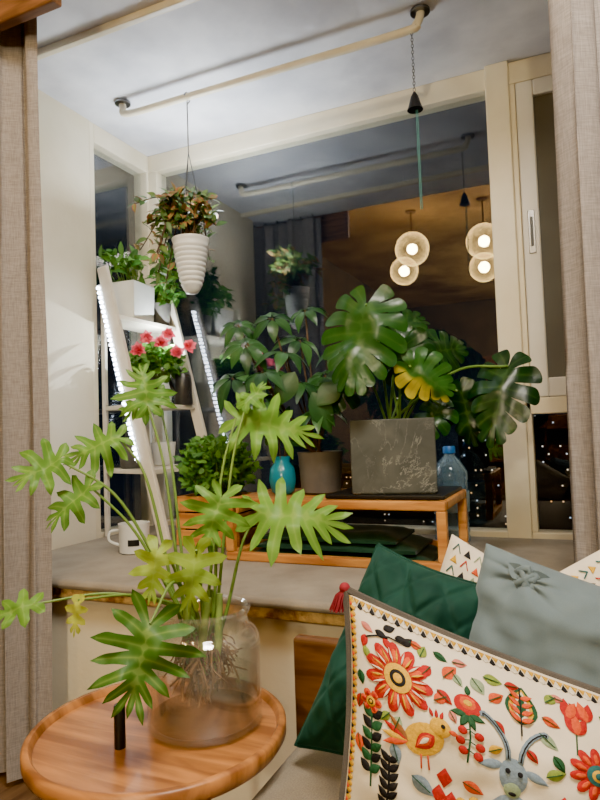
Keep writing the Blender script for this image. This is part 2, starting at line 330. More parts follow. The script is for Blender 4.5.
# ---------------------------------------------------------------- leaves
def frame(base,tip,nrm):
    y=(tip-base);L=y.length;y=y/L;n=(nrm-y*nrm.dot(y));n=n.normalized() if n.length>1e-4 else y.orthogonal().normalized()
    return y.cross(n),y,n,L
def blade(g,base,tip,nrm,W,n=6,tint=.5,tint2=None,droop=.25,fold=.06,q=.35,k1=.75,k2=.6,s2=.8,jit=.1,ripple=.08,amax=142,amin=34,mi=0,cup=0,tn=.10):
    """one thin leaf surface: lobed outline filled by a constrained triangulation"""
    base=V(base);tip=V(tip);X,Y,Nn,L=frame(base,tip,V(nrm));sd=random.uniform(0,50)
    A2=lambda a:V((math.sin(a),math.cos(a)))
    sides=[]
    for sx in(1,-1):
        ax=[]
        for i in range(n):
            t=i/(n-1);j=1+random.uniform(-jit,jit)
            a=rad(amax-(amax-amin)*t**.9+random.uniform(-25,25)*jit)
            ln=.52*W*(.80+.32*math.sin(math.pi*min(1,t*1.05+.15)))*(1-.25*t*t)*j
            if i==0: ln*=.80
            ax.append((V((0,(.03+.66*t)*L)),a,ln))
        ax.append((V((0,.58*L)),0.0,.42*L))
        sides.append(ax)
    def f(a,s): return a[0]+A2(a[1])*a[2]*s+V((0,.12*a[2]*s*s if a[1]>.1 else 0))
    outline=[];veins=[]
    for si,ax in enumerate(sides):
        pts=[];prev=V((0,0))
        for i in range(n+1):
            a=ax[i];h=lambda j,s:(f(ax[j],s)-f(a,s)).length/2
            pp=A2(a[1]+math.pi/2);pn=A2(a[1]-math.pi/2)
            hp=lambda s:h(i-1,s) if i>0 else h(1,s)
            chain=[prev]
            r1,r2=random.uniform(.9,1.1),random.uniform(.9,1.1)
            chain.append(f(a,.52)+pp*hp(.52)*k1*min(1.0 if k1>.9 else 9,r1));chain.append(f(a,s2)+pp*hp(s2)*k2*(1 if k1>.9 else r2))
            if k1>.9: chain.append(f(a,.97)+pp*hp(.97)*k2*.55)
            chain.append(f(a,1.0))
            if i<n:
                hn=lambda s:h(i+1,s)
                if k1>.9: chain.append(f(a,.97)+pn*hn(.97)*k2*.55)
                chain.append(f(a,s2)+pn*hn(s2)*k2*(1 if k1>.9 else r1));chain.append(f(a,.52)+pn*hn(.52)*k1*min(1.0 if k1>.9 else 9,r2))
                nx_=(f(ax[i],q)+f(ax[i+1],q))/2
                chain.append(nx_)
            if k1>.9: c3=cr([V((c.x,c.y,0)) for c in chain],4)
            else:
                ti=3; A_=[V((c.x,c.y,0)) for c in chain[:ti+1]];B_=[V((c.x,c.y,0)) for c in chain[ti:]]
                c3=cr(A_,4)
                if len(B_)>1: c3=c3[:-1]+cr(B_,4)
            if i<n: pts+=[V((c.x,c.y)) for c in c3[:-1]];prev=nx_
            else: pts+=[V((c.x,c.y)) for c in c3]
            for k in range(1,14):
                veins.append((f(a,k/14*.95),si))
        if si==0: outline=pts
        else: outline+=[V((-c.x,c.y)) for c in reversed(pts[1:-1])]
    vv=[V((p.x*(1 if s==0 else -1),p.y)) for p,s in veins]+[V((0,L*k/24)) for k in range(1,23)]
    st_=max(W,L)/17;inner=[]
    xx=-W*.62
    while xx<W*.62:
        yy=-W*.5
        while yy<L:
            inner.append(V((xx+random.uniform(-.2,.2)*st_,yy+random.uniform(-.2,.2)*st_)));yy+=st_
        xx+=st_
    inner=[p for p in inner if min((p-v_).length for v_ in vv)>st_*.45]
    allp=outline+vv+inner;no=len(outline)
    res=delaunay_2d_cdt(allp,[],[list(range(no))],1,1e-5)
    ov,of=res[0],res[2]
    used=sorted({i for fc in of for i in fc});mp={o_:k for k,o_ in enumerate(used)}
    vs=[];ts=[]
    for i in used:
        p=ov[i];x,y=p.x,p.y
        dv=min((p-v_).length for v_ in vv);vn=max(0,1-dv/(st_*.8))
        z=-droop*(x/W)**2*1.3*W-droop*.5*(max(y,0)/L)**2*L+fold*abs(x)-vn*.010*W
        z+=ripple*W*noise.noise(V((x/W*3.5+sd,y/L*3.5,sd)))+cup*math.hypot(x,y-.4*L)
        vs.append(base+X*x+Y*y+Nn*z)
        tt=tint
        if tint2 is not None:
            kk=min(1,max(0,(x/W-.04+.25*noise.noise(V((x*25,y*25,sd+3))))*5));tt=tint+(tint2-tint)*kk
        ts.append((tt+tn*noise.noise(V((x*30,y*30,sd))),vn,0))
    fs=[]
    for fc in of:
        fs.append(tuple(mp[i] for i in fc))
    g.add(vs,fs,mi,ts)
def simple(g,base,d,nrm,L,W,bend=.3,tint=.5,mi=0,rows=6,fold=.25,shape=.8,eth=.68):
    base=V(base);d=V(d).normalized();X,Y,Nn,_=frame(base,base+d,V(nrm));vs=[];ts=[];fs=[]
    for k in range(rows+1):
        t=k/rows;h=W/2*math.sin(math.pi*min(1,t**shape))if 0<k<rows else W*.02
        for x in(-1,0,1):
            vs.append(base+Y*L*t*(1-bend*.25*t)+X*x*h+Nn*(-bend*L*t*t*.6+fold*abs(x)*h))
            ts.append((tint,.8 if x==0 else 0,1 if (x and tint>eth) else 0))
    for k in range(rows):
        for c in(0,1):
            a=k*3+c;fs.append((a,a+1,a+4,a+3))
    g.add(vs,fs,mi,ts)
def rnd_dir(zmin=-.3):
    while True:
        v=V((random.uniform(-1,1),random.uniform(-1,1),random.uniform(zmin,1)))
        if .1<v.length<1: return v.normalized()
def bush(g,gs,root,c,rr,n,L,W,bend=.4,tr=(.2,.9),stems=8,mi=0,smi=0,fan=.6):
    c=V(c);root=V(root)
    for i in range(n):
        d=rnd_dir(-.5);q=c+V((d.x*rr[0],d.y*rr[1],d.z*rr[2]))*random.uniform(.35,1)
        o=(d*fan+rnd_dir(-.4)*.7).normalized()
        simple(g,q,o,(UP+rnd_dir(-1)*.7+(CAM-q).normalized()*.6),L*random.uniform(.6,1.2),W*random.uniform(.7,1.2),bend,random.uniform(*tr),mi)
        if i<stems or i%6==0:
            gs.tube(cr([root+V((d.x,d.y,0))*.02,(root+q)/2+V((d.x,d.y,0))*.02,q],4),.0018,5,smi)
LM=leafmat('philodendron_leaf',rgb(30,84,28),rgb(190,198,70),rgb(170,196,100),.46,.32,spec=.3,vs=.35,mid=rgb(112,160,54),nz=.15)
LMON=leafmat('monstera_leaf',rgb(12,44,18),rgb(196,184,50),rgb(90,120,60),.32,.12,spec=.45,vs=.25,mid=rgb(50,100,36),nz=.2)
LSCH=leafmat('umbrella_leaf',rgb(14,50,26),rgb(62,108,52),rgb(90,130,80),.36,.18)
LFERN=leafmat('fern_leaf',rgb(34,94,32),rgb(110,164,64),rgb(120,160,80),.5,.3)
LHOY=leafmat('trailing_leaf',rgb(52,94,40),rgb(120,140,64),rgb(140,150,90),.45,.25,edge=rgb(176,92,70))
STEM=leafmat('green_stem',rgb(82,120,44),rgb(130,156,72),rgb(150,170,80),.4,.1)
BSTEM=mat('brown_stem',rgb(96,72,44),rgb(66,48,30),.8,30)
# ---------------------------------------------------------------- window stand and its objects
e=thing('low_stand','low open-framed oak stand on the window sill mat','stand',(-.70,1.95,SZ))
sx0,sx1,sy0,sy1,sz0,sz1=-1.07,-.35,1.765,2.13,SZ,.785
b=.028;g=G()
g.box(sx0,sx1,sy0,sy0+b,sz1-b,sz1).box(sx0,sx1,sy1-b,sy1,sz1-b,sz1).box(sx0,sx0+b,sy0+b,sy1-b,sz1-b,sz1).box(sx1-b,sx1,sy0+b,sy1-b,sz1-b,sz1)
mk('top_frame',g,OAK,e,smooth=False,bevel=.006)
mk('top_panel',G().box(sx0+b,sx1-b,sy0+b,sy1-b,sz1-.018,sz1-.003),OAK,e,smooth=False)
g=G();g.box(sx0,sx1,sy0,sy0+b,sz0,sz0+b).box(sx0,sx1,sy1-b,sy1,sz0,sz0+b).box(sx0,sx0+b,sy0+b,sy1-b,sz0,sz0+b).box(sx1-b,sx1,sy0+b,sy1-b,sz0,sz0+b)
mk('base_frame',g,OAK,e,smooth=False,bevel=.006)
for x in(sx0,sx1-b):
    for y in(sy0,sy1-b): mk('post',G().box(x,x+b,y,y+b,sz0+b,sz1-b),OAK,e,smooth=False,bevel=.004)
g=G()
for (xa,xb,za,zb) in[(-1.02,-.42,SZ+.001,SZ+.03),(-1.0,-.46,SZ+.031,SZ+.058),(-.98,-.52,SZ+.059,SZ+.084)]:
    nx=30;ny=10;vs=[];fs=[]
    for side,zz in((0,za),(1,zb)):
        for j in range(ny+1):
            for i in range(nx+1):
                x=xa+(xb-xa)*i/nx;y=1.84+.24*j/ny;e_=min(i,nx-i,j*2,(ny-j)*2)/3
                vs.append((x,y+.006*noise.noise(V((x*9,zz*40,0))),(zz if side==0 else za+(zb-za)*min(1,.35+.65*min(1,e_)))+(.006*noise.noise(V((x*12,y*12,zz*20))) if side else 0)))
    m_=(nx+1)*(ny+1)
    for j in range(ny):
        for i in range(nx):
            a=j*(nx+1)+i;fs.append((a,a+nx+1,a+nx+2,a+1));fs.append((m_+a,m_+a+1,m_+a+nx+2,m_+a+nx+1))
    for i in range(nx):
        fs.append((i,i+1,m_+i+1,m_+i));a=ny*(nx+1)+i;fs.append((a+1,a,m_+a,m_+a+1))
    for j in range(ny):
        a=j*(nx+1);fs.append((a+nx+1,a,m_+a,m_+a+nx+1));a+=nx;fs.append((a,a+nx+1,m_+a+nx+1,m_+a))
    g.add(vs,fs)
mk('folded_blanket',g,fabric('dark_green_wool',rgb(30,62,46),rgb(16,38,30),300),label='dark green folded blanket tucked beneath the oak stand',category='blanket')
PY=1.955;PX=-.545
mk('tray',G().rbox((PX,PY,sz1+.006),(.37,.30,.012),0),BLACK,smooth=False,bevel=.003,label='thin black tray under the concrete planter',category='tray')
# monstera planter
tz=sz1+.012;ra=rad(14)
e=thing('potted_monstera','monstera with split leaves in a square dark concrete planter','plant',(PX,PY,tz))
m,t,p,o=nt('veined_concrete');v=coords(t)
n1=N(t,'ShaderNodeTexNoise',Scale=9.0,Detail=6.0,Distortion=1.2);t.links.new(v,n1.inputs['Vector'])
col=ramp(t,n1.outputs['Fac'],[(.3,rgb(58,60,54)),(.7,rgb(84,85,76))])
n2=N(t,'ShaderNodeTexNoise',Scale=5.0,Detail=9.0,Distortion=.9,Roughness=.7);t.links.new(v,n2.inputs['Vector'])
cr2=ramp(t,n2.outputs['Fac'],[(.490,(0,0,0,1)),(.498,(1,1,1,1)),(.506,(0,0,0,1))])
n3=N(t,'ShaderNodeTexNoise',Scale=7.0,Detail=2.0);t.links.new(v,n3.inputs['Vector']);mk_=ramp(t,n3.outputs['Fac'],[(.36,(0,0,0,1)),(.6,(.7,.7,.7,1))])
mm=N(t,'ShaderNodeMath',operation='MULTIPLY');t.links.new(cr2,mm.inputs[0]);t.links.new(mk_,mm.inputs[1])
mx=N(t,'ShaderNodeMix',data_type='RGBA');t.links.new(mm.outputs[0],mx.inputs[0]);t.links.new(col,mx.inputs[6]);mx.inputs[7].default_value=rgb(180,180,166);t.links.new(mx.outputs[2],p.inputs['Base Color']);p.inputs['Roughness'].default_value=.75
h=.128*math.sqrt(2);c0=(PX,PY,tz)
mk('planter',G().lathe([(h*.96,0),(h,.004),(h,.228),(h*.90,.228),(h*.90,.19)],c0,4,rot=math.pi/4+ra,capt=True),m,e,smooth=False,bevel=.004)
mk('soil',G().lathe([(h*.89,.19),(h*.89,.2),(h*.5,.206)],c0,4,rot=math.pi/4+ra,capt=True),SOIL,e,smooth=False)
g=G();gs=G();root=V((PX,PY,tz+.2))
def toward(q,a=1,b=.5,s=(0,0,0)): return (CAM-q).normalized()*a+UP*b+V(s)
mon=[# base, tip, depths, W, n, tint, tint2, normal tilt up
 (366,304,344,390,1.84,1.76,.25,8,.2,None,.5),
 (410,366,454,396,1.82,1.80,.145,6,.3,.85,.2),
 (508,366,486,442,1.80,1.72,.185,6,-.02,None,.1),
 (398,340,416,400,1.98,1.95,.19,6,.06,None,.3),
 (462,392,474,448,1.88,1.86,.14,5,-.06,None,.2),
 (430,352,470,344,2.1,2.15,.17,6,.0,None,.2),
 (384,335,428,308,2.12,2.2,.20,6,.05,None,.3),
 (440,405,418,440,1.9,1.86,.12,5,.1,None,.2),
 (350,375,322,408,1.98,1.93,.14,5,.1,None,.3)]
for (a,b_,c_,d_,z0,z1,W,n_,ti,ti2,up_) in mon:
    q0=C(a,b_,z0);q1=C(c_,d_,z1)
    blade(g,q0,q1,toward(q0,1,up_,(-.25,0,0)),W,n_,ti,ti2,.38,-.10,.38 if n_>6 else .30,.93,.86 if n_>6 else .80,.86,.07,.09,146,30)
    gs.tube(cr([root+V((random.uniform(-.03,.03),random.uniform(-.03,.03),0)),root*.45+q0*.55+UP*.05+V((0,0,.02)),q0],7),.004,7,t=(.2,0,0))
mk('foliage',g,LMON,e,sharp=180);mk('stems',gs,STEM,e)
# round pot umbrella plant
ux,uy=-.815,1.985
e=thing('potted_umbrella_plant','glossy umbrella plant in a round grey pot','plant',(ux,uy,sz1))
mk('pot',G().lathe([(.06,0),(.068,.004),(.077,.13),(.079,.14),(.071,.14),(.068,.115)],(ux,uy,sz1),40),POTG,e)
mk('soil',G().lathe([(.0685,.112),(.06,.119)],(ux,uy,sz1),30,capt=True),SOIL,e)
g=G();gs=G();root=V((ux,uy,sz1+.115))
cl=[(245,345,2.05,.11),(272,318,2.12,.11),(300,340,2.15,.11),(232,378,2.0,.12),(262,372,1.98,.12),(300,382,2.05,.12),(325,375,2.15,.11),(285,352,2.05,.12),(318,410,2.0,.11),(262,400,1.98,.10),(305,310,2.2,.10),(238,325,2.2,.09),(340,350,2.25,.11)]
for (a,b_,d_,L) in cl:
    q=C(a,b_,d_);k=random.randint(7,9);ax=(UP*.9+toward(q,.4,0)+rnd_dir(-1)*.3).normalized();x=ax.orthogonal().normalized();y=ax.cross(x);o0=random.uniform(0,6)
    for i in range(k):
        an=o0+2*math.pi*i/k;d=x*math.cos(an)+y*math.sin(an)-ax*.12
        simple(g,q+d*.012,d,ax,L*random.uniform(.8,1.1),L*.36,.75,random.uniform(.1,.7),rows=7)
    gs.tube(cr([root+V((random.uniform(-.02,.02),random.uniform(-.02,.02),0)),root*.4+q*.6+V((0,0,-.03)),q],6),.0032,6,t=(.1,0,0))
for a,b_,c_,d_ in[(295,372,278,402),(312,392,330,428),(340,385,318,402)]:
    q=C(a,b_,1.95);q2=C(c_,d_,1.93);simple(g,q,q2-q,toward(q,1,.4),(q2-q).length*1.2,.075,.3,.3,rows=8)
mk('foliage',g,LSCH,e);mk('stems',gs,BSTEM,e)
# teal vase
vx,vy=-.93,1.92
e=thing('teal_vase','small glossy teal ceramic vase standing on the oak stand','vase',(vx,vy,sz1))
mk('body',G().lathe([(.028,0),(.04,.01),(.047,.05),(.042,.088),(.027,.108),(.03,.128),(.025,.128),(.022,.108),(.034,.08)],(vx,vy,sz1),36),TEAL,e)
g=G();gs=G()
bush(g,gs,(vx,vy,sz1+.1),(vx,vy,sz1+.20),(.05,.05,.06),16,.07,.035,.4,(.1,.7),5)
mk('cutting',g,LSCH,e);mk('stems',gs,BSTEM,e)
# water bottle
wx,wy=-.425,2.25
e=thing('water_bottle','large clear blue plastic water bottle with blue cap','bottle',(wx,wy,SZ))
BL=thinglass('blue_plastic',(.78,.89,.96,1),.06,.05,.20,rgb(160,200,226),True,.4)
pr_=[(.05,0),(.062,.008)]
for k in range(9): pr_+=[(.062,.02+k*.022),(.058,.03+k*.022)]
pr_+=[(.062,.225),(.06,.25),(.035,.29),(.02,.305),(.018,.315)]
mk('body',G().lathe(pr_,(wx,wy,SZ),32,capt=True),BL,e)
mk('cap',G().lathe([(.022,.315),(.022,.335),(.019,.34)],(wx,wy,SZ),24,capt=True),mat('blue_cap',rgb(40,110,180),None,.4),e)
mk('label_band',G().lathe([(.0635,.11),(.0635,.18)],(wx,wy,SZ),32,capb=False),mat('pale_label',rgb(200,220,228),rgb(90,150,190),.5,20),e)
# wooden crate with fern
e=thing('wooden_planter','slatted oak planter box filled with bushy green fern','plant',(-1.25,2.015,SZ))
g=G();X0,X1,Y0,Y1=-1.385,-1.115,1.935,2.11
for k in range(3):
    z=SZ+.005+k*.062
    g.box(X0,X1,Y0,Y0+.012,z,z+.056).box(X0,X1,Y1-.012,Y1,z,z+.056).box(X0,X0+.012,Y0+.012,Y1-.012,z,z+.056).box(X1-.012,X1,Y0+.012,Y1-.012,z,z+.056)
for x in(X0+.013,X1-.033):
    for y in(Y0+.012,Y1-.032): g.box(x,x+.02,y,y+.02,SZ,SZ+.185)
mk('box',g,OAK,e,smooth=False,bevel=.002)
mk('soil',G().box(X0+.013,X1-.013,Y0+.013,Y1-.013,SZ+.01,SZ+.16),SOIL,e,smooth=False)
g=G();gs=G();bush(g,gs,(-1.24,2.02,SZ+.15),(-1.235,1.99,SZ+.285),(.16,.10,.12),1300,.034,.02,.3,(.1,.9),10)
mk('foliage',g,LFERN,e);mk('stems',gs,STEM,e)
# ---------------------------------------------------------------- ladder shelf
e=thing('ladder_shelf','cream wooden ladder plant shelf with LED strips','shelf',(-1.65,2.12,SZ))
ya,yb=1.93,2.35;zt=1.68
def lx(z): return -1.43-.27*(z-SZ)/(1.66-SZ)
for y in(ya,yb):
    mk('rail',G().beam((lx(SZ),y,SZ+.007),(lx(zt),y,zt),.02,.046,V((1,0,0))),WHITEW,e,smooth=False,bevel=.003)
for y in(2.06,yb):
    mk('post',G().beam((-1.82,y,SZ),(-1.82,y,1.60),.016,.02,V((1,0,0))),WHITEW,e,smooth=False,bevel=.002)
LED=emis('led_strip',rgb(225,236,255),30)
for z in(1.47,1.11,.85):
    xf=lx(z)+.008
    g=G();y_=ya+.015
    vs=[(-1.80,2.04,z),(xf,y_,z),(xf,yb-.015,z),(-1.80,yb-.015,z)];vs=vs+[(a,b_,c_+.018) for a,b_,c_ in vs]
    g.add(vs,[(3,2,1,0),(4,5,6,7),(0,1,5,4),(1,2,6,5),(2,3,7,6),(3,0,4,7)])
    mk('shelf_board',g,WHITEW,e,smooth=False,bevel=.002)
for y,dx in((ya-.006,-.036),(yb+.026,-.004)):
    g=G();zz=1.60
    while zz>.90:
        x=lx(zz)+dx; g.beam((x,y-.006,zz),(lx(zz-.009)+dx,y-.006,zz-.009),.010,.009,V((0,1,0)));zz-=.0195
    mk('led_strip',g,LED,e,smooth=False)
    mk('strip_backing',G().beam((lx(1.61)+dx,y+(.001 if y<2 else -.014),1.61),(lx(.90)+dx,y+(.001 if y<2 else -.014),.90),.004,.016,V((1,0,0))),WPOT,e,smooth=False)
def pot(name,label,x,y,z,prof,mt,n=36,rot=0,sz=None,flat=False):
    e=thing(name,label,'plant',(x,y,z))
    mk('pot',G().lathe(prof,(x,y,z),n,rot=rot),mt,e,smooth=not flat,bevel=.004 if flat else 0)
    return e
z=1.488
e=thing('potted_fern','bright green leafy plant in a white square planter on shelf','plant',(-1.73,2.15,z))
mk('planter',G().lathe([(.098,0),(.108,.005),(.115,.16),(.105,.16),(.102,.14)],(-1.735,2.12,z),4,rot=math.pi/4+.1),WPOT,e,smooth=False,bevel=.006)
mk('soil',G().lathe([(.10,.13),(.10,.142)],(-1.735,2.12,z),4,rot=math.pi/4+.1,capt=True),SOIL,e,smooth=False)
g=G();gs=G();bush(g,gs,(-1.735,2.12,z+.14),(-1.735,2.08,z+.23),(.08,.10,.08),80,.07,.030,.5,(.1,.8),12)
mk('foliage',g,LFERN,e);mk('stems',gs,STEM,e)
e=pot('potted_pothos','leafy plant in a small grey pot on the shelf',-1.70,2.285,z,[(.04,0),(.045,.005),(.055,.10),(.05,.10),(.047,.08)],POTG)
mk('soil',G().lathe([(.047,.075),(.047,.082)],(-1.70,2.285,z),24,capt=True),SOIL,e)
g=G();gs=G();bush(g,gs,(-1.70,2.285,z+.08),(-1.66,2.29,z+.19),(.07,.07,.14),170,.06,.022,.6,(.1,.9),10)
mk('foliage',g,LFERN,e);mk('stems',gs,STEM,e)
z=1.129
e=pot('potted_geranium','pink-red flowering plant in a black plastic pot on shelf',-1.65,2.13,z,[(.04,0),(.043,.004),(.058,.10),(.061,.10),(.061,.112),(.054,.112),(.05,.09)],BPOT)
mk('soil',G().lathe([(.051,.088),(.051,.095)],(-1.65,2.13,z),24,capt=True),SOIL,e)
g=G();gs=G();bush(g,gs,(-1.65,2.13,z+.09),(-1.615,2.15,z+.18),(.08,.16,.07),460,.042,.030,.4,(.2,1),10)
mk('foliage',g,LFERN,e);mk('stems',gs,STEM,e)
RP=leafmat('red_petal',rgb(220,44,78),rgb(250,130,150),rgb(230,70,100),.6,.3)
for (a,b_,d_) in[(161,343,2.43),(147,338,2.46),(177,352,2.43),(189,346,2.47),(138,350,2.43),(168,334,2.5)]:
    q=C(a,b_,d_);g=G();ax=toward(q,1.0,.4).normalized();xx=ax.orthogonal().normalized();yy=ax.cross(xx)
    for k in range(16):
        an=k*2.4;rr=.1+1.9*(k/16);dd=ax*(1.0-.9*k/16)+(xx*math.cos(an)+yy*math.sin(an))*rr
        simple(g,q,dd,ax+rnd_dir(-1)*.4,.031*random.uniform(.8,1.2),.026,.3,random.uniform(.1,.95),rows=4,fold=.3)
    mk('flower',g,RP,e)
wc=V((-1.575,2.28,z))
e=thing('watering_can','dark grey metal watering can with handle on the shelf','watering can',wc)
mk('body',G().lathe([(.036,0),(.04,.004),(.034,.13),(.028,.15),(.024,.15),(.03,.12)],wc,30),GALV,e)
mk('handle',G().tube(cr([wc+V((.03,-.02,.13)),wc+V((.06,-.035,.12)),wc+V((.065,-.04,.07)),wc+V((.035,-.02,.03))],6),.004,7),GALV,e)
mk('spout',G().tube(cr([wc+V((-.03,-.01,.04)),wc+V((-.05,-.02,.09)),wc+V((-.055,-.03,.15))],6),[.008]*8+[.006]*5,8),GALV,e)
e=pot('plant_pot','empty grey plant pot resting on the lower shelf',-1.68,2.06,.869,[(.045,0),(.05,.004),(.06,.11),(.054,.11),(.05,.02)],POTG);e['category']='pot'
e=pot('plant_pot','white plant pot resting on the lower shelf',-1.66,2.24,.869,[(.04,0),(.045,.004),(.055,.10),(.05,.10),(.045,.02)],WPOT);e['category']='pot'
# mug
mxp=V((-1.47,1.80,SZ))
e=thing('enamel_mug','white enamel mug with a small black label patch','mug',mxp)
mk('body',G().lathe([(.045,0),(.052,.004),(.054,.095),(.056,.105),(.052,.105),(.049,.01)],mxp,36),WPOT,e)
mk('handle',G().tube(cr([mxp+V((-.048,-.02,.08)),mxp+V((-.078,-.035,.075)),mxp+V((-.083,-.035,.045)),mxp+V((-.048,-.02,.025))],6),.005,8),WPOT,e)
g=G();vs=[]
for k in(0,1):
    for i in range(7):
        an=rad(-75+i*7);vs.append(mxp+V((.0545*math.cos(an),.0545*math.sin(an),.03+.022*k)))
g.add(vs,[(i,i+1,i+8,i+7) for i in range(6)]);mk('label_patch',g,BLACK,e)
# ---------------------------------------------------------------- hanging plant
hx,hy=-1.31,1.97
e=thing('hanging_planter','white tapered pot with trailing plant hung by chains','plant',(hx,hy,1.53))
pf=[(.010,0),(.022,.004),(.032,.018)]
for k in range(9):
    z_=.03+k*.018;r_=.037+.030*((z_-.03)/.16)**.75;pf+=[(r_,z_),(r_+.0035,z_+.004),(r_+.0035,z_+.010),(r_+.001,z_+.014)]
pf+=[(.069,.200),(.072,.206),(.071,.212),(.063,.21),(.056,.17)]
mk('pot',G().lathe(pf,(hx,hy,1.53),40),WPOT,e)
mk('soil',G().lathe([(.057,.168),(.057,.175)],(hx,hy,1.53),24,capt=True),SOIL,e)
g=G()
for k in range(3):
    an=k*2.1+.5;g.tube([(hx+.064*math.cos(an),hy+.064*math.sin(an),1.735),(hx,hy,2.08)],.0016,5)
g.tube([(hx,hy,2.08),(hx,hy,2.282)],.0025,6);g.tube(cr([(hx,hy,2.27),(hx,hy+.018,2.295),(hx,hy,2.317),(hx,hy-.018,2.30)],5),.003,6)
mk('chain',g,STEEL,e)
g=G();gs=G();root=V((hx,hy,1.71))
for i in range(26):
    an=random.uniform(0,6.28);L=random.uniform(.05,.14);up=random.uniform(.04,.24)
    if i<12: an=random.uniform(2.6,4.2);L=random.uniform(.10,.23)
    d=V((math.cos(an),math.sin(an)*.8,0));end=root+d*L+UP*(up-.02)
    if i%3==0 and d.x<.2: end=root+d*max(L,.14)-UP*random.uniform(.0,.14)
    pts=cr([root,root+d*L*.45+UP*(.07+up*.6),end],7);gs.tube(pts,.0022,5)
    for q in pts[4:]:
        for s in(0,1):
            o=(rnd_dir(-.5)+d*.4).normalized()
            simple(g,q,o,UP+toward(q,.6,0)+rnd_dir(-1)*.4,random.uniform(.035,.06),random.uniform(.018,.028),.4,random.uniform(0,.95),rows=5,eth=.6)
mk('foliage',g,LHOY,e);mk('stems',gs,BSTEM,e)
# ---------------------------------------------------------------- side table
tc=V((-.676,.882,0));TZ=.5;TR=.216
e=thing('side_table','round teak side table with raised rim and black legs','table',tc)
mk('tabletop',G().lathe([(.0,-.02),(TR-.02,-.02),(TR-.006,-.017),(TR,-.008),(TR,.008),(TR-.004,.012),(TR-.011,.012),(TR-.015,.007),(TR-.017,0),(.0,0)],tc+V((0,0,TZ)),96,capb=False),OAKD,e)
for an in(rad(-125),rad(-48),rad(100)):
    d=V((math.cos(an),math.sin(an),0))
    mk('leg',G().tube([tc+d*.17+UP*(TZ-.02),tc+d*.21],.010,14),BLACK,e)
pp=C(120,740,1.0);pp.z=TZ
mk('peg',G().lathe([(.009,0),(.009,.066),(.008,.068)],pp,20,capt=True),BLACK,e)
# jar
jc=V((-.614,.930,TZ+.0005))
e=thing('glass_jar','wide clear glass jar of water on the table','jar',jc)
JG=thinglass('clear_jar_glass',(.985,.99,.985,1),.05,.03,.03,rgb(225,228,224),True,.6)
k_=1.05
def sc_(pr): return [(r*k_,z) for r,z in pr]
mk('jar_wall',G().lathe(sc_([(.06,.0),(.088,.003),(.0935,.010),(.0935,.134),(.0925,.145),(.088,.154),(.080,.161),(.074,.167),(.073,.186),(.078,.190),(.079,.195),(.075,.199),(.069,.196),(.069,.166),(.077,.157),(.085,.150),(.0885,.142),(.0895,.132),(.0895,.016),(.084,.01),(.0,.01)]),jc,72),JG,e)
WAT=thinglass('clear_water',(.985,.98,.955,1),.03,.0,.012,rgb(200,190,160),True,.25)
mk('water',G().lathe(sc_([(.082,.0115),(.088,.018),(.088,.082)]),jc,60,capt=True),WAT,e)
mk('sediment',G().lathe(sc_([(.082,.012),(.0875,.018),(.0875,.020),(.05,.022)]),jc,48,capt=True),thinglass('silt',(.88,.82,.7,1),.02,.5,.12,rgb(120,96,60)),e)
# philodendron
mouth=jc+UP*.19
e=thing('philodendron_cutting','split-leaf philodendron cuttings rooted in the glass jar','plant',jc+UP*.04)
g=G();gs=G();gr=G()
phil=[# base px,py,d  tip px,py,d  W lobes tint arch
 (148,406,1.15,140,360,1.18,.105,6,.25,.10),
 (60,460,1.05,12,482,1.0,.09,5,.3,.10),
 (120,438,1.12,60,460,1.08,.10,6,.3,.12),
 (90,486,1.05,40,526,1.02,.08,5,.25,.05),
 (236,418,1.2,330,432,1.24,.14,7,.42,.10),
 (258,514,1.12,354,520,1.10,.15,7,.42,.05),
 (222,496,1.05,202,552,1.02,.11,6,.35,.07),
 (158,550,1.0,146,608,.98,.08,5,.6,.05),
 (196,550,1.0,188,620,.98,.10,5,.56,.05),
 (150,624,.93,126,722,.88,.155,7,.10,.10),
 (34,604,.97,-14,616,.95,.06,4,.4,.04),
 (78,600,.98,72,640,.97,.036,4,.9,.03),
 (158,396,1.25,116,414,1.24,.08,5,.2,.1),
 (246,404,1.2,266,380,1.22,.06,4,.3,.1),
]
for i,(a,b_,d0,c_,d_,d1,W,n_,ti,arch) in enumerate(phil):
    q0=C(a,b_,d0);q1=C(c_,d_,d1)
    blade(g,q0,q1,toward(q0,1,.45,(random.uniform(-.3,.3),0,0)),W,n_,ti,None,.4,.10,.26,.64,.46,.76,.15,.15,142,30,tn=.04)
    h=(q0-mouth);h.z=0;hd=h.normalized() if h.length>.01 else V((0,0,0))
    s=mouth+hd*.03+V((random.uniform(-.012,.012),random.uniform(-.012,.012),0))
    bot=jc+V((random.uniform(-.02,.02),random.uniform(-.02,.02),.10))
    mid=s.lerp(q0,.5)+UP*arch*.6
    gs.tube(cr([bot,s,mid,q0],9),[.0032]*10+[.0032-.0013*k/18 for k in range(18)],8,t=(.4,0,0))
for k in range(5):
    an=k*1.3;b0=jc+V((.018*math.cos(an),.018*math.sin(an),.09))
    gs.tube([b0,jc+V((.03*math.cos(an),.03*math.sin(an),.14)),mouth+V((.03*math.cos(an+.4),.03*math.sin(an+.4),.03))],[.009,.008,.006],8,t=(.9,0,0))
for k in range(220):
    an=random.uniform(0,6.28);r0=random.uniform(0,.035);r1=random.uniform(.015,.066)
    p0=jc+V((r0*math.cos(an),r0*math.sin(an),random.uniform(.10,.16)));p3=jc+V((r1*math.cos(an+random.uniform(-.9,.9)),r1*math.sin(an),random.uniform(.045,.12)))
    gr.tube(cr([p0,(p0+p3)/2+rnd_dir(-1)*.014,p3],5),random.uniform(.0009,.0019),5)
